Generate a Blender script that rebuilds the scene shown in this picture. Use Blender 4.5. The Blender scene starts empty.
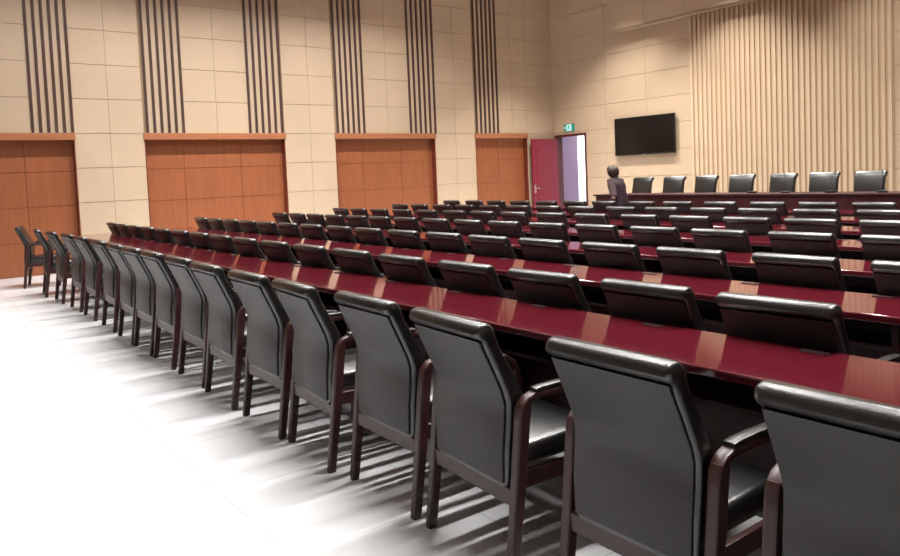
import bpy, bmesh, math, random
from mathutils import Vector, Matrix
random.seed(7)
C = bpy.context.scene.collection
PI = math.pi

# ------------------------------------------------------------------ camera
CAM_H, F_PX, CY_PX = 1.495, 732.9, 216.2
yaw, pit, rol = (math.radians(a) for a in (52.945, 3.224, 2.394))
fw = Vector((-math.sin(yaw)*math.cos(pit), math.cos(yaw)*math.cos(pit), -math.sin(pit)))
r0 = Vector((math.cos(yaw), math.sin(yaw), 0)); u0 = r0.cross(fw)
rt = r0*math.cos(rol) - u0*math.sin(rol); up = u0*math.cos(rol) + r0*math.sin(rol)
cd = bpy.data.cameras.new('camera'); cam = bpy.data.objects.new('camera', cd); C.objects.link(cam)
cam.matrix_world = Matrix(((rt.x, up.x, -fw.x, 0), (rt.y, up.y, -fw.y, 0), (rt.z, up.z, -fw.z, CAM_H), (0, 0, 0, 1)))
cd.sensor_width = 36; cd.lens = F_PX/900*36; cd.shift_y = (CY_PX-278)/900; cd.clip_start = .05; cd.clip_end = 200
bpy.context.scene.camera = cam

# ------------------------------------------------------------------ room numbers
XL, YF = -14.78, 14.92          # left wall, front wall
XR, YB, ZC = 7.0, -7.0, 6.6     # right wall, back wall, ceiling
TZ = .78                        # table top height
TILE = .633

# ------------------------------------------------------------------ materials
def lin(c): return tuple(((v/255)/12.92 if v/255 <= .04045 else ((v/255+.055)/1.055)**2.4) for v in c) + (1,)
def mat(name, rgb, rough=.5, spec=.5, bump=0, bscale=40, var=0, vscale=3, stretch=None, coat=0, metal=0, emit=None, estr=0):
    m = bpy.data.materials.new(name); m.use_nodes = True
    nt = m.node_tree; b = nt.nodes['Principled BSDF']
    col = lin(rgb)
    b.inputs['Base Color'].default_value = col; b.inputs['Roughness'].default_value = rough
    b.inputs['Specular IOR Level'].default_value = spec; b.inputs['Metallic'].default_value = metal
    b.inputs['Coat Weight'].default_value = coat; b.inputs['Coat Roughness'].default_value = .05
    tc = nt.nodes.new('ShaderNodeTexCoord'); mp = nt.nodes.new('ShaderNodeMapping')
    nt.links.new(tc.outputs['Object'], mp.inputs['Vector'])
    if stretch: mp.inputs['Scale'].default_value = stretch
    if var:
        n = nt.nodes.new('ShaderNodeTexNoise'); n.inputs['Scale'].default_value = vscale; n.inputs['Detail'].default_value = 6
        nt.links.new(mp.outputs[0], n.inputs['Vector'])
        rp = nt.nodes.new('ShaderNodeValToRGB')
        rp.color_ramp.elements[0].position = .3; rp.color_ramp.elements[1].position = .7
        rp.color_ramp.elements[0].color = tuple(v*(1-var) for v in col[:3]) + (1,)
        rp.color_ramp.elements[1].color = tuple(min(1, v*(1+var)) for v in col[:3]) + (1,)
        nt.links.new(n.outputs['Fac'], rp.inputs[0]); nt.links.new(rp.outputs[0], b.inputs['Base Color'])
    if bump:
        n2 = nt.nodes.new('ShaderNodeTexNoise'); n2.inputs['Scale'].default_value = bscale; n2.inputs['Detail'].default_value = 4
        nt.links.new(tc.outputs['Object'], n2.inputs['Vector'])
        bp = nt.nodes.new('ShaderNodeBump'); bp.inputs['Strength'].default_value = bump; bp.inputs['Distance'].default_value = .004
        nt.links.new(n2.outputs['Fac'], bp.inputs['Height']); nt.links.new(bp.outputs[0], b.inputs['Normal'])
    if emit:
        b.inputs['Emission Color'].default_value = lin(emit); b.inputs['Emission Strength'].default_value = estr
    return m

M = dict(
    tile=mat('beige_wall_tile', (191, 169, 144), .5, .35, var=.05, vscale=1.2),
    joint=mat('wall_joint', (150, 127, 101), .8, .2),
    slat=mat('beige_slat', (200, 179, 153), .5, .3, var=.04, vscale=2),
    slatback=mat('slat_groove', (190, 160, 128), .8, .2),
    fin=mat('brown_fin', (76, 54, 50), .35, .5, var=.1, vscale=4),
    orange=mat('orange_wood_panel', (146, 86, 55), .4, .4, var=.1, vscale=3, stretch=(1, 6, .6)),
    orangejoint=mat('orange_panel_joint', (112, 60, 36), .7, .2),
    lintel=mat('orange_wood_lintel', (164, 106, 74), .35, .4, var=.08, vscale=4, stretch=(1, .4, 6)),
    jamb=mat('dark_red_jamb', (112, 50, 34), .5, .3),
    ceil=mat('ceiling_white', (235, 230, 222), .8, .2),
    leather=mat('black_leather', (14, 14, 15), .28, 1.0, bump=.25, bscale=160),
    backpanel=mat('grey_brown_leather', (25, 22, 20), .45, .55, bump=.2, bscale=160),
    mahogany=mat('dark_mahogany', (56, 30, 29), .36, .5, var=.2, vscale=5, stretch=(6, 6, .8)),
    table=mat('red_mahogany_top', (80, 19, 29), .1, .5, var=.12, vscale=4, stretch=(.5, 6, 6), coat=.4),
    tabledark=mat('dark_mahogany_board', (48, 14, 17), .4, .4, var=.15, vscale=4),
    black=mat('black_plastic', (16, 15, 17), .35, .5),
    screen=mat('black_screen', (9, 9, 11), .2, .5),
    socket=mat('dark_socket_plate', (48, 26, 28), .4, .5),
    steel=mat('brushed_steel', (190, 190, 195), .3, .5, metal=1),
    door=mat('crimson_door', (128, 36, 52), .4, .4, var=.1, vscale=3, stretch=(6, 6, .6)),
    doorframe=mat('dark_door_frame', (84, 36, 36), .4, .4),
    lilac=mat('lilac_corridor_wall', (150, 128, 152), .7, .2),
    corr=mat('white_corridor', (240, 240, 245), .7, .2),
    jacket=mat('dark_purple_jacket', (44, 30, 38), .7, .2, bump=.3, bscale=60),
    sleeve=mat('grey_sleeve', (74, 62, 64), .8, .2),
    trousers=mat('dark_trousers', (28, 27, 34), .8, .2),
    skin=mat('skin', (205, 156, 130), .5, .3),
    hair=mat('dark_brown_hair', (44, 24, 20), .5, .4, bump=.6, bscale=60),
    shoe=mat('black_shoe', (18, 17, 18), .4, .4),
    signgreen=mat('sign_green', (30, 130, 120), .4, .3, emit=(30, 140, 130), estr=.35),
    signpale=mat('sign_pale', (190, 230, 225), .4, .3, emit=(170, 225, 220), estr=.6),
)
# polished white floor tiles with faint joints, 0.8 m
fm = bpy.data.materials.new('polished_white_floor_tiles'); fm.use_nodes = True
nt = fm.node_tree; b = nt.nodes['Principled BSDF']
tc = nt.nodes.new('ShaderNodeTexCoord'); mp = nt.nodes.new('ShaderNodeMapping')
mp.inputs['Location'].default_value = (.27, .436, 0)
nt.links.new(tc.outputs['Object'], mp.inputs['Vector'])
bk = nt.nodes.new('ShaderNodeTexBrick'); bk.offset = 0; bk.squash = 1
bk.inputs['Scale'].default_value = 1; bk.inputs['Brick Width'].default_value = .8; bk.inputs['Row Height'].default_value = .8
bk.inputs['Mortar Size'].default_value = .0035; bk.inputs['Mortar Smooth'].default_value = .1
bk.inputs['Color1'].default_value = lin((221, 222, 225)); bk.inputs['Color2'].default_value = lin((218, 219, 222)); bk.inputs['Mortar'].default_value = lin((190, 188, 188))
nt.links.new(mp.outputs[0], bk.inputs['Vector']); nt.links.new(bk.outputs['Color'], b.inputs['Base Color'])
b.inputs['Roughness'].default_value = .22; b.inputs['Specular IOR Level'].default_value = .4
M['floor'] = fm

# ------------------------------------------------------------------ mesh helpers
def box(bm, x0, x1, y0, y1, z0, z1, bev=0, seg=2):
    r = bmesh.ops.create_cube(bm, size=1)
    vs = r['verts']
    for v in vs:
        v.co = Vector(((x0+x1)/2 + v.co.x*(x1-x0), (y0+y1)/2 + v.co.y*(y1-y0), (z0+z1)/2 + v.co.z*(z1-z0)))
    if bev:
        es = list({e for v in vs for e in v.link_edges})
        bmesh.ops.bevel(bm, geom=es, offset=bev, segments=seg, affect='EDGES', profile=.5)
    return vs
def loft(bm, rings, cap=True):
    vr = [[bm.verts.new(p) for p in ring] for ring in rings]
    n = len(vr[0])
    for a, c in zip(vr, vr[1:]):
        for i in range(n):
            bm.faces.new((a[i], a[(i+1) % n], c[(i+1) % n], c[i]))
    if cap:
        bm.faces.new(vr[0][::-1]); bm.faces.new(vr[-1])
def rrect(w, t, r, k=3):
    """rounded rectangle outline, half sizes w,t"""
    r = min(r, w*.98, t*.98); pts = []
    for cx, cy, a0 in ((w-r, t-r, 0), (-w+r, t-r, 90), (-w+r, -t+r, 180), (w-r, -t+r, 270)):
        for i in range(k+1):
            a = math.radians(a0 + 90*i/k); pts.append((cx+r*math.cos(a), cy+r*math.sin(a)))
    return pts
def sweep_yz(bm, path, x, w, t, r=.008):
    """rounded rectangular bar along a path in the y-z plane at x; w half width in x, t half thickness in plane"""
    rings = []
    for i, (y, z) in enumerate(path):
        a = Vector(path[max(i-1, 0)]); c = Vector(path[min(i+1, len(path)-1)]); d = (c-a).normalized(); nrm = Vector((-d.y, d.x))
        rings.append([(x+p[0], y+nrm.x*p[1], z+nrm.y*p[1]) for p in rrect(w, t, r, 2)])
    loft(bm, rings)
def tube(bm, pts, rad, n=10):
    rings = []
    pts = [Vector(p) for p in pts]
    for i, p in enumerate(pts):
        d = (pts[min(i+1, len(pts)-1)] - pts[max(i-1, 0)]).normalized()
        s = d.cross(Vector((0, 0, 1)));  s = Vector((1, 0, 0)) if s.length < .01 else s.normalized(); q = s.cross(d)
        rr = rad[i] if isinstance(rad, (list, tuple)) else rad
        rings.append([p + s*rr*math.cos(2*PI*k/n) + q*rr*math.sin(2*PI*k/n) for k in range(n)])
    loft(bm, rings)
def obj(name, bm, m, parent=None, smooth=False):
    bmesh.ops.recalc_face_normals(bm, faces=bm.faces[:])
    me = bpy.data.meshes.new(name); bm.to_mesh(me); bm.free()
    for mm in (m if isinstance(m, (list, tuple)) else [m]): me.materials.append(mm)
    if smooth:
        for p in me.polygons: p.use_smooth = True
        me.set_sharp_from_angle(angle=math.radians(40))
    o = bpy.data.objects.new(name, me); C.objects.link(o)
    if parent: o.parent = parent
    return o
def tag(o, label, cat, group=None, kind=None):
    o['label'] = label; o['category'] = cat
    if group: o['group'] = group
    if kind: o['kind'] = kind
    return o
def thing(name, label, cat, loc=(0, 0, 0), rz=0, group=None, kind=None):
    o = bpy.data.objects.new(name, None); C.objects.link(o); o.location = loc; o.rotation_euler = (0, 0, rz)
    o.empty_display_size = .1
    return tag(o, label, cat, group, kind)
def N(): return bmesh.new()
def dup(root, loc, rz, label, group):
    r = root.copy(); C.objects.link(r); r.location = loc; r.rotation_euler = (0, 0, rz); r['label'] = label; r['group'] = group
    for ch in list(root.children):
        c = ch.copy(); C.objects.link(c); c.parent = r
        for g in list(ch.children):
            d = g.copy(); C.objects.link(d); d.parent = c
    return r
def ordw(n):
    return ['', 'first', 'second', 'third', 'fourth', 'fifth', 'sixth', 'seventh', 'eighth', 'ninth', 'tenth', 'eleventh', 'twelfth', 'thirteenth',
            'fourteenth', 'fifteenth', 'sixteenth', 'seventeenth', 'eighteenth', 'nineteenth', 'twentieth'][n]

# ------------------------------------------------------------------ setting
bm = N(); box(bm, XL-.3, XR+.3, YB-.3, YF+.3, -.2, 0)
tag(obj('floor', bm, M['floor']), 'polished white tiled floor of the hall', 'floor', kind='structure')
bm = N(); box(bm, XL-.3, XR+.3, YB-.3, YF+.3, ZC, ZC+.2)
tag(obj('ceiling', bm, M['ceil']), 'white ceiling over the hall', 'ceiling', kind='structure')
bm = N(); box(bm, XR, XR+.25, YB, YF, 0, ZC); tag(obj('wall_right', bm, M['tile']), 'plain beige right wall', 'wall', kind='structure')
bm = N(); box(bm, XL-.3, XR+.25, YB-.25, YB, 0, ZC); tag(obj('wall_back', bm, M['tile']), 'plain beige back wall', 'wall', kind='structure')

# left wall: openings (y0,y1), vertical joints, strips
OPEN = [(-4.3, -1.45), (-.22, 2.68), (3.895, 6.79), (8.01, 10.8), (12.085, 13.92)]
STRIP = [(-4.3, -3.55), (-2.2, -1.45), (-.22, .5), (2.0, 2.68), (3.94, 4.67), (6.0, 6.76), (8.06, 8.80), (10.06, 10.84), (12.13, 12.90)]
ZH = 2.532
bm = N(); G, GV = .0045, .0028
def mbox(bm, mi, *a, **k):
    n = len(bm.faces)
    vs = box(bm, *a, **k)
    for f in {f for v in vs if v.is_valid for f in v.link_faces}: f.material_index = mi
RD = .15                                            # depth of the wood-panelled recesses
ycuts_pier = [(YB, -5.65), (-5.65, -4.3), (-1.45, -.83), (-.83, -.22), (2.68, 3.29), (3.29, 3.895), (6.79, 7.4), (7.4, 8.01), (10.8, 11.45), (11.45, 12.085), (13.92, YF)]
ycuts_over = [(-3.55, -2.87), (-2.87, -2.2), (.5, 1.25), (1.25, 2.0), (4.67, 5.33), (5.33, 6.0), (8.80, 9.43), (9.43, 10.06), (12.90, 13.4), (13.4, 13.92)]
def rows(z0, z1):
    k = int(round(z0/TILE)); out = []; z = z0
    while z < z1-.02:
        k += 1; out.append((z, min(k*TILE, z1))); z = k*TILE
    return out
edges = [YB] + [v for o in OPEN for v in o] + [YF+.2]
for i in range(0, len(edges), 2): mbox(bm, 1, XL-.3, XL-.012, edges[i], edges[i+1], 0, ZC)
for a, c in OPEN:
    mbox(bm, 1, XL-.3, XL-.012, a, c, ZH, ZC)
    mbox(bm, 1, XL-.3, XL-RD-.03, a, c, 0, ZH)
for a, c in ycuts_pier:
    for z0, z1 in rows(0, ZC): mbox(bm, 0, XL-.02, XL, a+GV, c-GV, z0+G, z1-G)
for a, c in ycuts_over:
    for z0, z1 in rows(ZH, ZC): mbox(bm, 0, XL-.02, XL, a+GV, c-GV, z0+G, z1-G)
for a, c in STRIP: mbox(bm, 0, XL-.02, XL-.004, a-.003, c+.003, ZH, ZC)
tag(obj('wall_left', bm, [M['tile'], M['joint']]), 'beige tiled left wall with brown fin strips and wood panels', 'wall', kind='structure')

# strips of six brown fins above the panels
where = {0: 'behind the camera, further', 1: 'behind the camera, nearer', 2: 'above the panel at the left photo edge, outer', 3: 'leftmost in the photo', 4: 'above the left end of the widest orange panel',
         5: 'above the right end of the widest orange panel', 6: 'above the left end of the middle orange panel', 7: 'above the right end of the middle orange panel', 8: 'nearest the room corner'}
for i, (a, c) in enumerate(STRIP):
    if i < 2: continue
    bm = N(); n = 6; p = (c-a-.046)/(n-1)
    for k in range(n):
        yc = a + .023 + p*k; box(bm, XL-.005, XL+.022, yc-.024, yc+.024, ZH+.01, ZC-.01)
    tag(obj('trim_%d' % i, bm, M['fin']), 'strip of six brown vertical fins ' + where[i], 'wall fins', kind='structure')

# wood-panelled recesses with lintels
pl = ['', 'dim brown wood wall panel at the left edge of the photo', 'widest orange wood panel between the first and second fin strips pairs', 'orange wood wall panel in the middle of the left wall', 'narrow orange wood wall panel beside the crimson door']
pl[2] = 'widest orange wood wall panel, second from the left'
for i, (a, c) in enumerate(OPEN):
    if i == 0: continue
    t = thing('trim_%d' % (20+i), pl[i], 'wall panel', (XL, (a+c)/2, 0), kind='structure')
    ya, yc = a-(a+c)/2, c-(a+c)/2
    bm = N(); box(bm, -RD-.03, -RD-.012, ya, yc, 0, ZH-.12); obj('panel_joint', bm, M['orangejoint'], t)
    bm = N()
    ys = [ya, ya+.77, yc-(.8 if i == 1 else .95), yc] if c-a > 2.2 else [ya, ya+.9, yc]
    for q0, q1 in zip(ys, ys[1:]):
        for z0, z1 in ((0, .6), (.6, 1.225), (1.225, 1.85), (1.85, ZH-.12)):
            box(bm, -RD-.02, -RD, q0+.004, q1-.004, z0+.004, z1-.004)
    obj('wood_panel', bm, M['orange'], t)
    for q0, q1 in ((ya, ya+.018), (yc-.018, yc)):
        bm = N(); box(bm, -RD-.01, -.002, q0, q1, 0, ZH-.12); obj('jamb', bm, M['jamb'], t)
    bm = N(); box(bm, -RD-.02, .035, ya-.015, yc+.015, ZH-.12, ZH+.008, .006); obj('lintel', bm, M['lintel'], t)

# front wall with door opening, tiles, bulkhead and slats
DX0, DX1, DZ = -14.69, -13.54, 2.47
SX0, SX1 = -10.28, -5.91
BX0, BY, BZ = -12.40, YF-.3, 4.92
bm = N()
mbox(bm, 1, XL-.3, DX0, YF+.012, YF+.2, 0, ZC); mbox(bm, 1, DX1, XR+.25, YF+.012, YF+.2, 0, ZC); mbox(bm, 1, DX0, DX1, YF+.012, YF+.2, DZ, ZC)
xs = [XL, -14.11, -12.83, -11.54, SX0] ; xr = [SX1+1.3*k for k in range(11)]; xr[-1] = XR
def tilecol(x0, x1, zt):
    for z0, z1 in rows(0, zt):
        if x0 < DX1 and z0 < DZ:
            # tiles beside and above the door
            segs = [(x0, min(x1, DX0)), (max(x0, DX1), x1)]
            for s0, s1 in segs:
                if s1-s0 > .02: mbox(bm, 0, s0+GV, s1-GV, YF, YF+.02, z0+G, z1-G)
            if z1 > DZ+.02:
                s0, s1 = max(x0, DX0), min(x1, DX1)
                mbox(bm, 0, s0, s1, YF, YF+.02, DZ+.01, z1-G)
        else: mbox(bm, 0, x0+GV, x1-GV, YF, YF+.02, z0+G, z1-G)
for a, c in zip(xs, xs[1:]): tilecol(a, c, ZC)
mbox(bm, 0, SX0, SX1, YF, YF+.02, BZ, ZC)
for a, c in zip(xr, xr[1:]): tilecol(a, c, ZC)
tag(obj('wall_front', bm, [M['tile'], M['joint']]), 'beige tiled front wall behind the dais', 'wall', kind='structure')
bm = N()
mbox(bm, 1, BX0+.01, XR, BY+.012, YF, BZ+.01, ZC)
bxs = [BX0, -11.32, -10.2, -8.95, -7.7, -6.45, -5.2, -3.95, -2.7, -1.4, 0, 1.3, 2.6, 3.9, 5.2, XR]
for a, c in zip(bxs, bxs[1:]):
    for z0, z1 in ((BZ, 9*TILE), (9*TILE, 10*TILE), (10*TILE, ZC)): mbox(bm, 0, a+GV, c-GV, BY, BY+.02, z0+G*(z0 > BZ), z1-G)
mbox(bm, 0, BX0, BX0+.012, BY, YF, BZ, ZC); mbox(bm, 0, BX0, XR, BY, YF, BZ, BZ+.012)
tag(obj('trim_30', bm, [M['tile'], M['joint']]), 'beige tiled bulkhead overhanging the slatted front wall', 'bulkhead', kind='structure')
bm = N()
mbox(bm, 1, SX0, SX1, YF-.012, YF, .2, BZ)
n = 37; p = (SX1-SX0)/n
for k in range(n):
    xc = SX0 + p*(k+.5); mbox(bm, 0, xc-.036, xc+.036, YF-.04, YF-.01, .2, BZ-.002, bev=.006, seg=1)
tag(obj('trim_31', bm, [M['slat'], M['slatback']]), 'wide panel of narrow vertical beige slats behind the dais', 'slatted panel', kind='structure')

# the corridor beyond the door
bm = N(); box(bm, -15.7, -15.45, YF+.2, 16.63, 0, 3); tag(obj('wall_corridor_left', bm, M['lilac']), 'lilac corridor wall seen through the open door', 'wall', kind='structure')
bm = N(); box(bm, -17.5, -12.0, 19.0, 19.2, 0, 3); tag(obj('wall_corridor_end', bm, M['corr']), 'brightly lit white wall at the end of the corridor', 'wall', kind='structure')
bm = N(); box(bm, -12.2, -12.0, YF+.2, 19.0, 0, 3); tag(obj('wall_corridor_right', bm, M['corr']), 'white right wall of the corridor', 'wall', kind='structure')
bm = N(); box(bm, -17.7, -17.5, 16.3, 19.2, 0, 3); tag(obj('wall_corridor_side', bm, M['corr']), 'white side wall where the corridor turns', 'wall', kind='structure')
bm = N(); box(bm, -17.7, -12.0, YF+.3, 19.2, -.2, 0); tag(obj('floor_corridor', bm, M['floor']), 'pale corridor floor beyond the door', 'floor', kind='structure')
bm = N(); box(bm, -17.7, -12.0, YF+.2, 19.2, 3, 3.2); tag(obj('ceiling_corridor', bm, M['ceil']), 'corridor ceiling beyond the door', 'ceiling', kind='structure')
# door
d = thing('door_1', 'dark crimson door standing open under the exit sign', 'door', (DX0, YF, 0), kind='structure')
bm = N()
box(bm, .0, .055, -.02, .22, 0, DZ, .004); box(bm, DX1-DX0-.055, DX1-DX0, -.02, .22, 0, DZ, .004); box(bm, .055, DX1-DX0-.055, -.02, .22, DZ-.055, DZ, .004)
obj('door_frame', bm, M['doorframe'], d)
bm = N(); LW = .95
box(bm, 0, .045, -LW-.03, -.03, .012, DZ-.09, .004)
for z0, z1 in ((.25, 1.0), (1.2, 2.15)):
    box(bm, .044, .052, -LW+.12, -.18, z0, z1, .006)
lf = obj('door_leaf', bm, M['door'], d); lf.location = (.06, -.0, 0); lf.rotation_euler = (0, 0, math.radians(-2.2))
bm = N(); box(bm, .045, .056, -LW+.01, -LW+.07, .9, 1.12, .004); tube(bm, [(.056, -LW+.04, 1.03), (.1, -LW+.04, 1.03), (.105, -LW+.06, 1.03), (.105, -LW+.17, 1.03)], .012)
obj('door_handle', bm, M['steel'], lf)
# exit sign over the door
s = thing('exit_sign', 'small green emergency exit sign above the open crimson door', 'sign', (-14.13, YF-.002, 2.655))
bm = N(); box(bm, -.19, .19, -.03, 0, -.1, .1, .006); obj('sign_box', bm, M['signgreen'], s)
bm = N()
box(bm, -.095, .095, -.036, -.028, -.085, .085, .002); obj('sign_panel', bm, M['signpale'], s)
bm = N()                                            # running figure and arrow
bmesh.ops.create_uvsphere(bm, u_segments=10, v_segments=6, radius=.013, matrix=Matrix.Translation((.012, -.037, .058)))
for pts, rr in (([(.005, -.038, .04), (-.008, -.038, -.005)], .014), ([(-.006, -.038, -.005), (.028, -.038, -.028), (.02, -.038, -.07)], .008), ([(-.008, -.038, -.005), (-.02, -.038, -.04), (-.055, -.038, -.05)], .008),
                ([(.005, -.038, .035), (.035, -.038, .012), (.058, -.038, .026)], .006), ([(.003, -.038, .035), (-.03, -.038, .03), (-.045, -.038, .002)], .006)): tube(bm, pts, rr, 8)
obj('running_figure', bm, M['signgreen'], s)
bm = N()
tube(bm, [(-.11, -.031, 0), (-.165, -.031, 0)], .007, 8); tube(bm, [(-.145, -.031, .03), (-.172, -.031, 0), (-.145, -.031, -.03)], .007, 8)
obj('arrow', bm, M['signpale'], s)

# wall television
t = thing('mounted_television', 'large black flat television on the beige front wall', 'television', (-11.57, YF-.006, 2.27))
bm = N(); box(bm, -.905, .905, -.10, -.045, -.475, .475, .008); obj('casing', bm, M['black'], t)
bm = N(); box(bm, -.88, .88, -.103, -.098, -.44, .455, .002); obj('screen', bm, M['screen'], t)
bm = N(); box(bm, -.3, .3, -.05, 0, -.25, .25, .004); obj('wall_bracket', bm, M['black'], t)
bm = N(); box(bm, -.035, .035, -.106, -.099, -.466, -.454, .002); obj('front_badge', bm, M['steel'], t)

# dais
DY = 11.35
bm = N(); box(bm, -10.75, XR, DY, YF, 0, .2, .01); tag(obj('dais_platform', bm, M['tabledark']), 'low dark wooden dais along the front wall', 'platform', kind='structure')

# ------------------------------------------------------------------ tables
def long_table(x0, x1, y0, y1, label, front_top=TZ):
    L, D = x1-x0, y1-y0
    t = thing('long_table', label, 'table', ((x0+x1)/2, (y0+y1)/2, 0), group='long red-brown tables in rows')
    hx, hy = L/2, D/2
    bm = N(); box(bm, -hx, hx, -hy, hy, TZ-.036, TZ, .008, 3); obj('tabletop', bm, M['table'], t)
    bm = N(); box(bm, -hx+.03, hx-.03, hy-.075, hy-.055, .08, TZ-.036); obj('modesty_panel', bm, M['tabledark'], t)
    bm = N(); box(bm, -hx+.03, hx-.03, -hy+.16, hy-.075, .585, .605, .003); obj('shelf', bm, M['tabledark'], t)
    k = max(2, int(L/1.98)+1)
    for i in range(k):
        x = -hx+.03 + (L-.06-.03)*i/(k-1)
        bm = N(); box(bm, x, x+.03, -hy+.1, hy-.055, 0, TZ-.036, .003); obj('side_panel', bm, M['tabledark'], t)
    x = hx - .35; i = 0
    while x > -hx+.2:
        bm = N(); r = [(p[0]+x, p[1]+hy-.06) for p in rrect(.055, .022, .02, 4)]
        loft(bm, [[(a, q, TZ-.002) for a, q in r], [(a, q, TZ+.004) for a, q in r]]); obj('socket_plate', bm, M['socket'], t)
        x -= .73
    return t
TX0 = -12.95
ROWY = {1: 1.70}
for k in range(2, 8): ROWY[k] = 2.765 + 1.3166*(k-2)
tl = ['', 'long red table right in front of the nearest row of grey-backed chairs', 'long red table in front of the second row of chairs', 'long red table in front of the third row of chairs', 'long red table in front of the fourth row of chairs',
      'long red table in front of the fifth row of chairs', 'long red table in front of the sixth row of chairs', 'long red table in front of the seventh, farthest row of chairs']
TXR = {1: 1.2, 2: .9, 3: .6, 4: .2, 5: -.2, 6: -.7, 7: -1.2}
for k in range(1, 8):
    y0, y1 = (2.24, 2.74) if k == 1 else (ROWY[k]+.75, ROWY[k]+1.285)
    long_table(TX0, TXR[k], y0, y1, tl[k])

# dais table with a solid front
t = thing('dais_table', 'long dark red desk on the low dais in front of slatted wall', 'table', (-5.0, 12.0, .2))
bm = N(); box(bm, -5.45, 8, -.33, .33, .72, .757, .008, 3); obj('tabletop', bm, M['tabledark'], t)
bm = N(); box(bm, -5.40, 7.95, -.30, -.27, 0, .72); obj('front_panel', bm, M['tabledark'], t)
for i in range(8):
    x = -5.40 + 13.3*i/7; bm = N(); box(bm, x, x+.04, -.27, .02, 0, .72); obj('side_panel', bm, M['tabledark'], t)

# ------------------------------------------------------------------ conference chair
def make_chair(name, label, group):
    t = thing(name, label, 'chair', (0, 0, 0), 0, group)
    # padded backrest; y = 0 is the rear face of the raked rear legs at the floor, +y faces the table
    st = [(.335, .045, .060, .246), (.37, .044, .075, .252), (.48, .046, .088, .256), (.58, .056, .088, .257), (.65, .060, .084, .257), (.70, .047, .080, .257), (.78, .012, .074, .256), (.86, -.025, .068, .255),
          (.898, -.042, .070, .255), (.906, -.058, .084, .256), (.922, -.069, .090, .257), (.940, -.067, .080, .256), (.952, -.058, .060, .253), (.959, -.045, .034, .246)]
    bm = N(); loft(bm, [[(p[0], yr+th/2+p[1], z) for p in rrect(hw*.95, th/2, .02, 3)] for z, yr, th, hw in st]); obj('backrest', bm, M['leather'], t, True)
    bm = N()
    loft(bm, [[(p[0], yr-.004+p[1], z) for p in rrect(hw*.95+.006, .007, .005, 2)] for z, yr, hw in [(.355, .045, .232), (.48, .046, .236), (.58, .056, .237), (.65, .060, .237), (.70, .047, .237), (.78, .012, .236), (.86, -.025, .235), (.894, -.040, .234)]])
    obj('back_panel', bm, M['backpanel'], t, True)['label'] = 'grey-brown rear panel'
    # seat cushion and frame
    bm = N(); rings = []
    for y, zc, th, hw in [(.11, .435, .03, .235), (.13, .438, .042, .246), (.23, .440, .046, .25), (.42, .445, .048, .252), (.51, .445, .046, .252), (.545, .438, .036, .248), (.558, .43, .018, .238)]:
        rings.append([(p[0], y, zc+p[1]) for p in rrect(hw*.95, th, .028, 3)])
    loft(bm, rings); obj('seat', bm, M['leather'], t, True)
    bm = N(); box(bm, -.266, .266, .045, .070, .275, .342, .005); box(bm, -.266, .266, .495, .52, .33, .395, .004)
    for s in (-1, 1): box(bm, s*.2565-.012, s*.2565+.012, .08, .50, .33, .395, .004)
    obj('seat_frame', bm, M['mahogany'], t)
    for s in (-1, 1):
        x = s*.278
        bm = N()
        rings = []
        for z, y0, y1, hw in [(0, .002, .040, .018), (.02, .002, .043, .019), (.30, .036, .084, .021), (.60, .070, .122, .022), (.640, .078, .128, .022), (.655, .086, .126, .020)]:
            rings.append([(x+p[0], (y0+y1)/2+p[1], z) for p in rrect(hw, (y1-y0)/2, .008, 2)])
        loft(bm, rings); obj('leg', bm, M['mahogany'], t)
        bm = N(); rings = []
        for z, y0, y1, hw in [(0, .490, .526, .018), (.35, .484, .530, .021), (.56, .482, .530, .022)]:
            rings.append([(x+p[0], (y0+y1)/2+p[1], z) for p in rrect(hw, (y1-y0)/2, .008, 2)])
        loft(bm, rings); obj('leg', bm, M['mahogany'], t)
        bm = N()
        sweep_yz(bm, [(.098, .645), (.118, .664), (.15, .675), (.25, .678), (.38, .674), (.44, .662), (.485, .630), (.503, .595), (.506, .555)], x, .022, .014, .007)
        a = obj('armrest', bm, M['mahogany'], t, True)
        bm = N(); sweep_yz(bm, [(.15, .693), (.18, .697), (.27, .699), (.36, .696), (.41, .690)], x, .021, .010, .008)
        obj('arm_pad', bm, M['leather'], a, True)
    return t
LEFTS = {1: [-.918, -1.62, -2.385, -3.03, -3.725, -4.35, -5.07, -5.72, -6.43, -7.06, -7.67, -8.43, -9.3, -10.1, -11.0, -11.9, -13.2],
         2: [-1.724, -2.354, -3.014, -3.666], 3: [-1.676, -2.334, -3.001, -3.66, -4.343, -4.975, -5.632], 4: [-2.963, -3.626, -4.269, -4.937, -5.589, -6.246, -6.869],
         5: [-3.53, -4.155, -4.798, -5.458, -6.147, -6.824, -7.504, -8.177, -8.824], 6: [-4.787, -5.435, -6.117, -6.779, -7.497],
         7: [-4.088, -4.746, -5.401, -6.101, -6.796, -7.451, -8.193, -8.849, -9.513, -10.207, -10.872, -11.559, -12.28]}
EDGE = {2: -1.04, 3: -1.54, 4: -2.05, 5: -2.55, 6: -3.06, 7: -3.56}
LEFTX = {2: -12.6, 3: -12.3, 4: -12.08, 5: -12.3, 6: -12.25}
NST = {2: 13, 3: 10, 4: 8, 5: 5, 6: 7}
Y1 = [1.70, 1.70, 1.69, 1.71, 1.69, 1.69, 1.69, 1.71, 1.71, 1.71, 1.71, 1.72, 1.71, 1.71, 1.67, 1.63, 1.57]
chair0 = None
def place(x, y, rz, label, group):
    global chair0
    if chair0 is None:
        chair0 = make_chair('conference_chair', label, group); chair0.location = (x, y, 0); chair0.rotation_euler = (0, 0, rz)
        return chair0
    return dup(chair0, (x, y, 0), rz, label, group)
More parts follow.
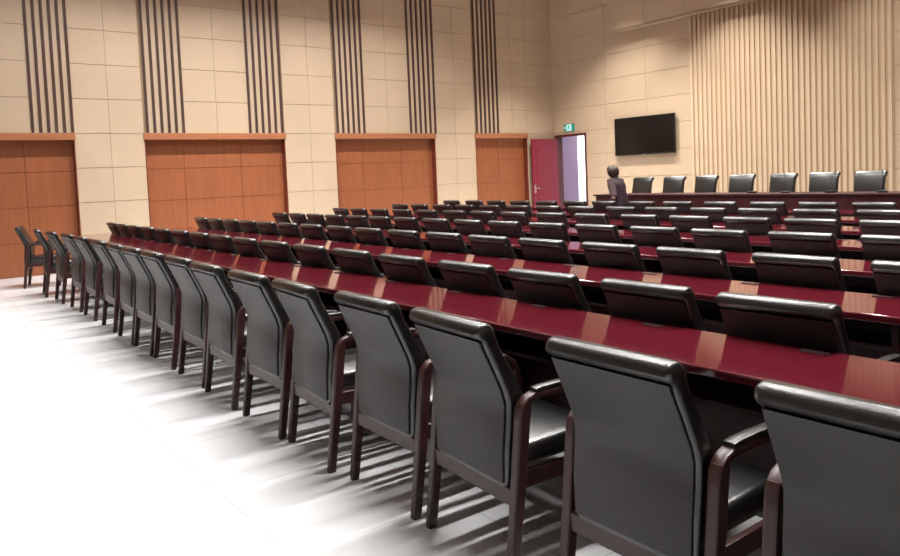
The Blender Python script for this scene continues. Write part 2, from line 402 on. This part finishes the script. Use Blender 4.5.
for i, x in enumerate(LEFTS[1]):
    if i == 0: lb = 'grey-backed leather armchair cut off by the right edge of the photo'
    elif i == 16: lb = 'last grey-backed armchair of the nearest row, standing apart at the far left'
    else: lb = 'grey-backed leather armchair in the nearest row, %s from the right photo edge' % ordw(i+1)
    rz = math.radians(random.uniform(-1.2, 1.2)); 
    if i in (2, 4): rz = math.radians(-4)
    if i == 16: rz = math.radians(-14)
    if i == 15: rz = math.radians(-5)
    place(x*1.028+.213, Y1[i], rz, lb, 'grey-backed armchairs of the nearest row')
for k in range(2, 8):
    xs_ = list(LEFTS[k])
    if k in NST:
        a, n = xs_[-1], NST[k]
        xs_ += [a + (LEFTX[k]-a)*j/n for j in range(1, n+1)]
    while xs_[0] < EDGE[k]-.05: xs_.insert(0, xs_[0]+(.663 if k > 2 else .74))
    xs_.sort()
    for j, x in enumerate(xs_):
        if j == 0: lb = 'black leather armchair at the left end of the %s row of desks' % ordw(k)
        else: lb = 'black leather armchair in the %s row of desks, %s from its left end' % (ordw(k), ordw(j+1))
        place(x*1.019+.236, ROWY[k]+random.uniform(-.012, .012), math.radians(random.uniform(-.8, .8)), lb, 'black armchairs of the %s row' % ordw(k))

# ------------------------------------------------------------------ dais chairs (facing the hall)
def make_dais_chair(label, group):
    t = thing('executive_chair', label, 'chair', (0, 0, 0), 0, group)
    st = [(.44, .02, .07, .215), (.55, .0, .10, .228), (.7, .01, .10, .234), (.85, .035, .09, .236), (.97, .065, .085, .238), (1.0, .075, .10, .242), (1.025, .085, .115, .246), (1.05, .10, .105, .246), (1.066, .118, .07, .240), (1.072, .125, .035, .23)]
    bm = N(); loft(bm, [[(p[0], yr+th/2+p[1], z) for p in rrect(hw, th/2, .03, 3)] for z, yr, th, hw in st]); obj('backrest', bm, M['leather'], t, True)
    bm = N(); loft(bm, [[(p[0], y, zc+p[1]) for p in rrect(hw, th, .03, 3)] for y, zc, th, hw in [(-.46, .44, .03, .225), (-.44, .445, .05, .24), (-.2, .445, .055, .25), (.0, .44, .05, .245), (.02, .44, .03, .23)]])
    obj('seat', bm, M['leather'], t, True)
    for s in (-1, 1):
        bm = N(); sweep_yz(bm, [(.06, .66), (-.05, .67), (-.28, .66), (-.36, .63), (-.39, .55), (-.385, .02)], s*.295, .028, .02, .008); obj('armrest', bm, M['mahogany'], t, True)
        for y in (.05,):
            bm = N(); box(bm, s*.295-.026, s*.295+.026, y-.03, y+.03, 0, .66, .008); obj('leg', bm, M['mahogany'], t)
    bm = N(); box(bm, -.28, .28, -.4, -.37, .34, .40, .004); box(bm, -.28, .28, .02, .05, .34, .40, .004); obj('seat_frame', bm, M['mahogany'], t)
    return t
dx = [-9.99, -9.21, -8.45, -7.68, -6.90, -6.16, -5.42]
ex = None; gp = 'black high-backed chairs behind the dais desk'
for i, x in enumerate(dx + [-4.58]):
    lb = ['black high-backed chair behind the dais desk, nearest the person'] + ['black high-backed chair behind the dais desk, %s from the left' % ordw(q) for q in range(2, 7)] + ['black high-backed chair behind the dais desk, rightmost wholly in view', 'black high-backed chair behind the dais desk, beyond the right photo edge']
    if i == 7: continue
    if ex is None: ex = make_dais_chair(lb[0], gp); ex.location = (x, 12.62, .2)
    else: dup(ex, (x, 12.62+random.uniform(-.02, .02), .2), math.radians(random.uniform(-4, 4)), lb[i], gp)

# desk microphones on the dais desk
ml = ['gooseneck microphone on the dais desk between the fourth and fifth chairs', 'gooseneck microphone on the dais desk, right of the fifth chair', 'gooseneck microphone on the dais desk, right of the sixth chair', 'gooseneck microphone on the dais desk at the right photo edge']
mic0 = None
for i, x in enumerate([-7.02, -6.42, -5.68, -4.9]):
    if mic0 is None:
        mic0 = t = thing('desk_microphone', ml[0], 'microphone', (x, 11.92, .957), 0, 'microphones on the dais desk')
        bm = N(); box(bm, -.07, .07, -.05, .05, 0, .035, .012); obj('base', bm, M['black'], t)
        bm = N(); tube(bm, [(0, 0, .03), (0, .005, .15), (.0, .03, .25), (0, .07, .31)], .004, 8); obj('gooseneck', bm, M['black'], t, True)
        bm = N(); tube(bm, [(0, .065, .304), (0, .08, .32), (0, .115, .342), (0, .125, .348)], [.006, .011, .011, .005], 10); obj('microphone_head', bm, M['black'], t, True)
    else: dup(mic0, (x, 11.92, .957), math.radians((0, 30, -25, 20)[i]), ml[i], 'microphones on the dais desk')

# ------------------------------------------------------------------ person walking along the aisle
def skin_body(name, chains, m, parent, sub=2):
    """chains: list of (list of (point, radius)), first chain holds the root; later chains may start at an existing point"""
    me = bpy.data.meshes.new(name); vs = []; es = []; rad = []; key = {}
    def vid(p, r):
        k = tuple(round(q, 4) for q in p)
        if k not in key: key[k] = len(vs); vs.append(p); rad.append(r)
        return key[k]
    for ch in chains:
        ids = [vid(p, r) for p, r in ch]
        es += list(zip(ids, ids[1:]))
    me.from_pydata(vs, es, [])
    o = bpy.data.objects.new(name, me); C.objects.link(o); o.parent = parent
    md = o.modifiers.new('skin', 'SKIN'); md.use_smooth_shade = True
    sl = me.skin_vertices[0].data if me.skin_vertices else None
    if sl is None:
        lay = me.attributes.get('skin'); 
    for i, r in enumerate(rad):
        rr = r if isinstance(r, tuple) else (r, r)
        me.skin_vertices[0].data[i].radius = rr
        me.skin_vertices[0].data[i].use_root = (i == 0)
    md2 = o.modifiers.new('sub', 'SUBSURF'); md2.levels = sub; md2.render_levels = sub
    me.materials.append(m)
    return o
# local axes: -x is the walking direction, z up; shoulders across y
pr = thing('person', 'person with dark hair and dark jacket walking in front of the dais desk', 'person', (-9.13, 10.93, 0), math.radians(8))
pr.scale = (1.02, 1.02, 1.02)
def hand(side, wrist, d, palm):
    """finger chains: wrist point, finger direction d, unit vector across the palm"""
    w_ = Vector(wrist); d = Vector(d).normalized(); a = Vector(palm).normalized(); q = d.cross(a)
    pc = w_ + d*.055
    ch = [[(tuple(w_), .026), (tuple(pc), (.036, .018))]]
    for i, (off, ln) in enumerate(((-.028, .066), (-.01, .078), (.009, .074), (.027, .058))):
        b0 = pc + a*off + d*.02
        p1 = b0 + d*ln*.5; p2 = p1 + (d*.8 + q*.5).normalized()*ln*.3; p3 = p2 + (d*.5 + q*.8).normalized()*ln*.25
        ch.append([(tuple(pc), (.036, .018)), (tuple(b0), .0095), (tuple(p1), .009), (tuple(p2), .008), (tuple(p3), .007)])
    t0 = w_ + d*.02 - a*.03; t1 = t0 + (d*.7 - a*.7).normalized()*.04; t2 = t1 + (d - a*.2).normalized()*.03
    ch.append([(tuple(w_), .026), (tuple(t0), .013), (tuple(t1), .010), (tuple(t2), .008)])
    return ch
HD = (-.155, 0, 1.39)
pel = (0, 0, .86)
sh = {s: (-.075, s*.16, 1.215) for s in (-1, 1)}
el = {-1: (.03, -.225, .965), 1: (-.10, .215, .97)}
wr = {-1: (-.03, -.235, .76), 1: (-.22, .19, .84)}
hipj = {s: (0, s*.085, .83) for s in (-1, 1)}
knee = {-1: (-.13, -.09, .46), 1: (.02, .09, .45)}
ank = {-1: (-.16, -.09, .085), 1: (.20, .09, .11)}
body = [[(pel, .09), ((-.02, 0, 1.0), .085), ((-.055, 0, 1.14), .095), ((-.085, 0, 1.235), .07), ((-.115, 0, 1.285), .05), ((-.135, 0, 1.33), .056), (HD, (.078, .088)), ((-.15, 0, 1.45), (.066, .076))]]
for s in (-1, 1):
    body.append([((-.055, 0, 1.14), .095), (sh[s], .046), (el[s], .038), (wr[s], .026)])
    dd = Vector(wr[s]) - Vector(el[s])
    body += hand(s, wr[s], dd, (-.6, 0, -1) if s > 0 else (-.6, 0, -1))
    body.append([(pel, .09), (hipj[s], .075), (knee[s], .055), (ank[s], .038)])
    body.append([(ank[s], .038), ((ank[s][0]-.10, ank[s][1], .045), .03)])
# face: nose, brow and chin as extra vertices of the body
body += [[(HD, (.078, .088)), ((-.238, 0, 1.365), .016)], [(HD, (.078, .088)), ((-.20, 0, 1.315), .026)], [(HD, (.078, .088)), ((-.145, .082, 1.375), .016)], [(HD, (.078, .088)), ((-.145, -.082, 1.375), .016)]]
bo = skin_body('body', body, M['skin'], pr)
# jacket: a loft of body-wide rings from hem to collar, with the shoulders filled
rings = []
for z, xc, hx, hy in [(.76, .0, .150, .205), (.80, .0, .155, .205), (.92, -.01, .142, .180), (1.02, -.03, .140, .175), (1.12, -.05, .148, .195), (1.18, -.062, .138, .195), (1.225, -.076, .112, .155), (1.262, -.088, .082, .105), (1.29, -.105, .066, .072), (1.315, -.118, .062, .066)]:
    rings.append([(xc + hx*math.cos(2*PI*k/28), math.copysign(abs(math.sin(2*PI*k/28))**.85, math.sin(2*PI*k/28))*hy, z) for k in range(28)])
bm = N(); loft(bm, rings); obj('jacket', bm, M['jacket'], pr, True)
for s in (-1, 1):
    e, w_, s_ = Vector(el[s]), Vector(wr[s]), Vector(sh[s]) + Vector((0, 0, .005))
    bm = N(); tube(bm, [s_+Vector((0, -s*.05, .022)), s_+Vector((0, s*.005, .012)), s_.lerp(e, .3), s_.lerp(e, .7), e, e.lerp(w_, .4), e.lerp(w_, .92), e.lerp(w_, .96)], [.04, .070, .068, .060, .055, .051, .044, .036], 16)
    obj('sleeve', bm, M['sleeve'], pr, True)
for s in (-1, 1):
    h_, k_, a_ = Vector(hipj[s]), Vector(knee[s]), Vector(ank[s])
    bm = N(); tube(bm, [h_+Vector((0, -s*.012, .10)), h_+Vector((0, 0, .03)), h_.lerp(k_, .35), h_.lerp(k_, .75), k_, k_.lerp(a_, .4), k_.lerp(a_, .92), k_.lerp(a_, .95)], [.10, .112, .102, .085, .076, .070, .060, .05], 16)
    obj('trouser_leg', bm, M['trousers'], pr, True)
for s in (-1, 1):
    a = Vector(ank[s]); tilt = 0 if s < 0 else -.03
    skin_body('shoe', [[((a.x+.025, a.y, .045+(.03 if s > 0 else 0)), (.042, .042)), ((a.x-.07, a.y, .04), (.045, .036)), ((a.x-.15, a.y, .033), (.036, .03))]], M['shoe'], pr)
bm = N()
bmesh.ops.create_uvsphere(bm, u_segments=24, v_segments=16, radius=1)
for v in bm.verts:                                  # thick bob: crown to nape, open towards the face
    x, y, z = v.co
    q = Vector((-.132 + x*.122, y*.112, 1.410 + z*.105))
    if z < .2: q.z -= .05*min(1, (.2-z))*max(0, min(1, .5+x*1.2)); 
    if x < -.45 and z < .35: q.x += (-.45-x)*.17
    q += Vector((x, y, z)).normalized()*.006*math.sin(9*math.atan2(y, x)+4*z)
    v.co = q
obj('hair', bm, M['hair'], pr, True)
bm = N()
for s in (-1, 1): bmesh.ops.create_uvsphere(bm, u_segments=10, v_segments=8, radius=.011, matrix=Matrix.Translation((-.226, s*.033, 1.392)))
obj('eyes', bm, M['black'], pr, True)

# ------------------------------------------------------------------ light: ceiling strip lamps running front to back, corridor daylight
def area(name, loc, sx, sy, power, rot=(0, 0, 0), col=(1, .98, .95), spread=180):
    l = bpy.data.lights.new(name, 'AREA'); l.shape = 'RECTANGLE'; l.size = sx; l.size_y = sy; l.energy = power; l.color = col
    l.spread = math.radians(spread)
    o = bpy.data.objects.new(name, l); C.objects.link(o); o.location = loc; o.rotation_euler = rot; return o
for i, x in enumerate((-12.2, -8.6, -5.0, -1.4)):
    area('ceiling_strip_lamp', (x, 5.8, ZC-.06), .14, 8.5, 600, spread=125)
area('corridor_daylight', (-15.9, 17.9, 2.9), 2.0, 1.6, 230, col=(.95, .97, 1))
for x, pw in ((-11.8, 160), (-8.9, 170), (-6.0, 80), (-3.0, 80)):
    area('dais_lamp', (x, 13.0, ZC-.06), .4, .4, pw*1.25, col=(1, .96, .88), spread=92)
wd = bpy.data.worlds.new('world'); bpy.context.scene.world = wd; wd.use_nodes = True
wd.node_tree.nodes['Background'].inputs['Color'].default_value = (.8, .85, .9, 1); wd.node_tree.nodes['Background'].inputs['Strength'].default_value = .5
vs = bpy.context.scene.view_settings
vs.view_transform = 'Standard'; vs.look = 'None'; vs.gamma = 1; vs.use_curve_mapping = False; vs.exposure = 0
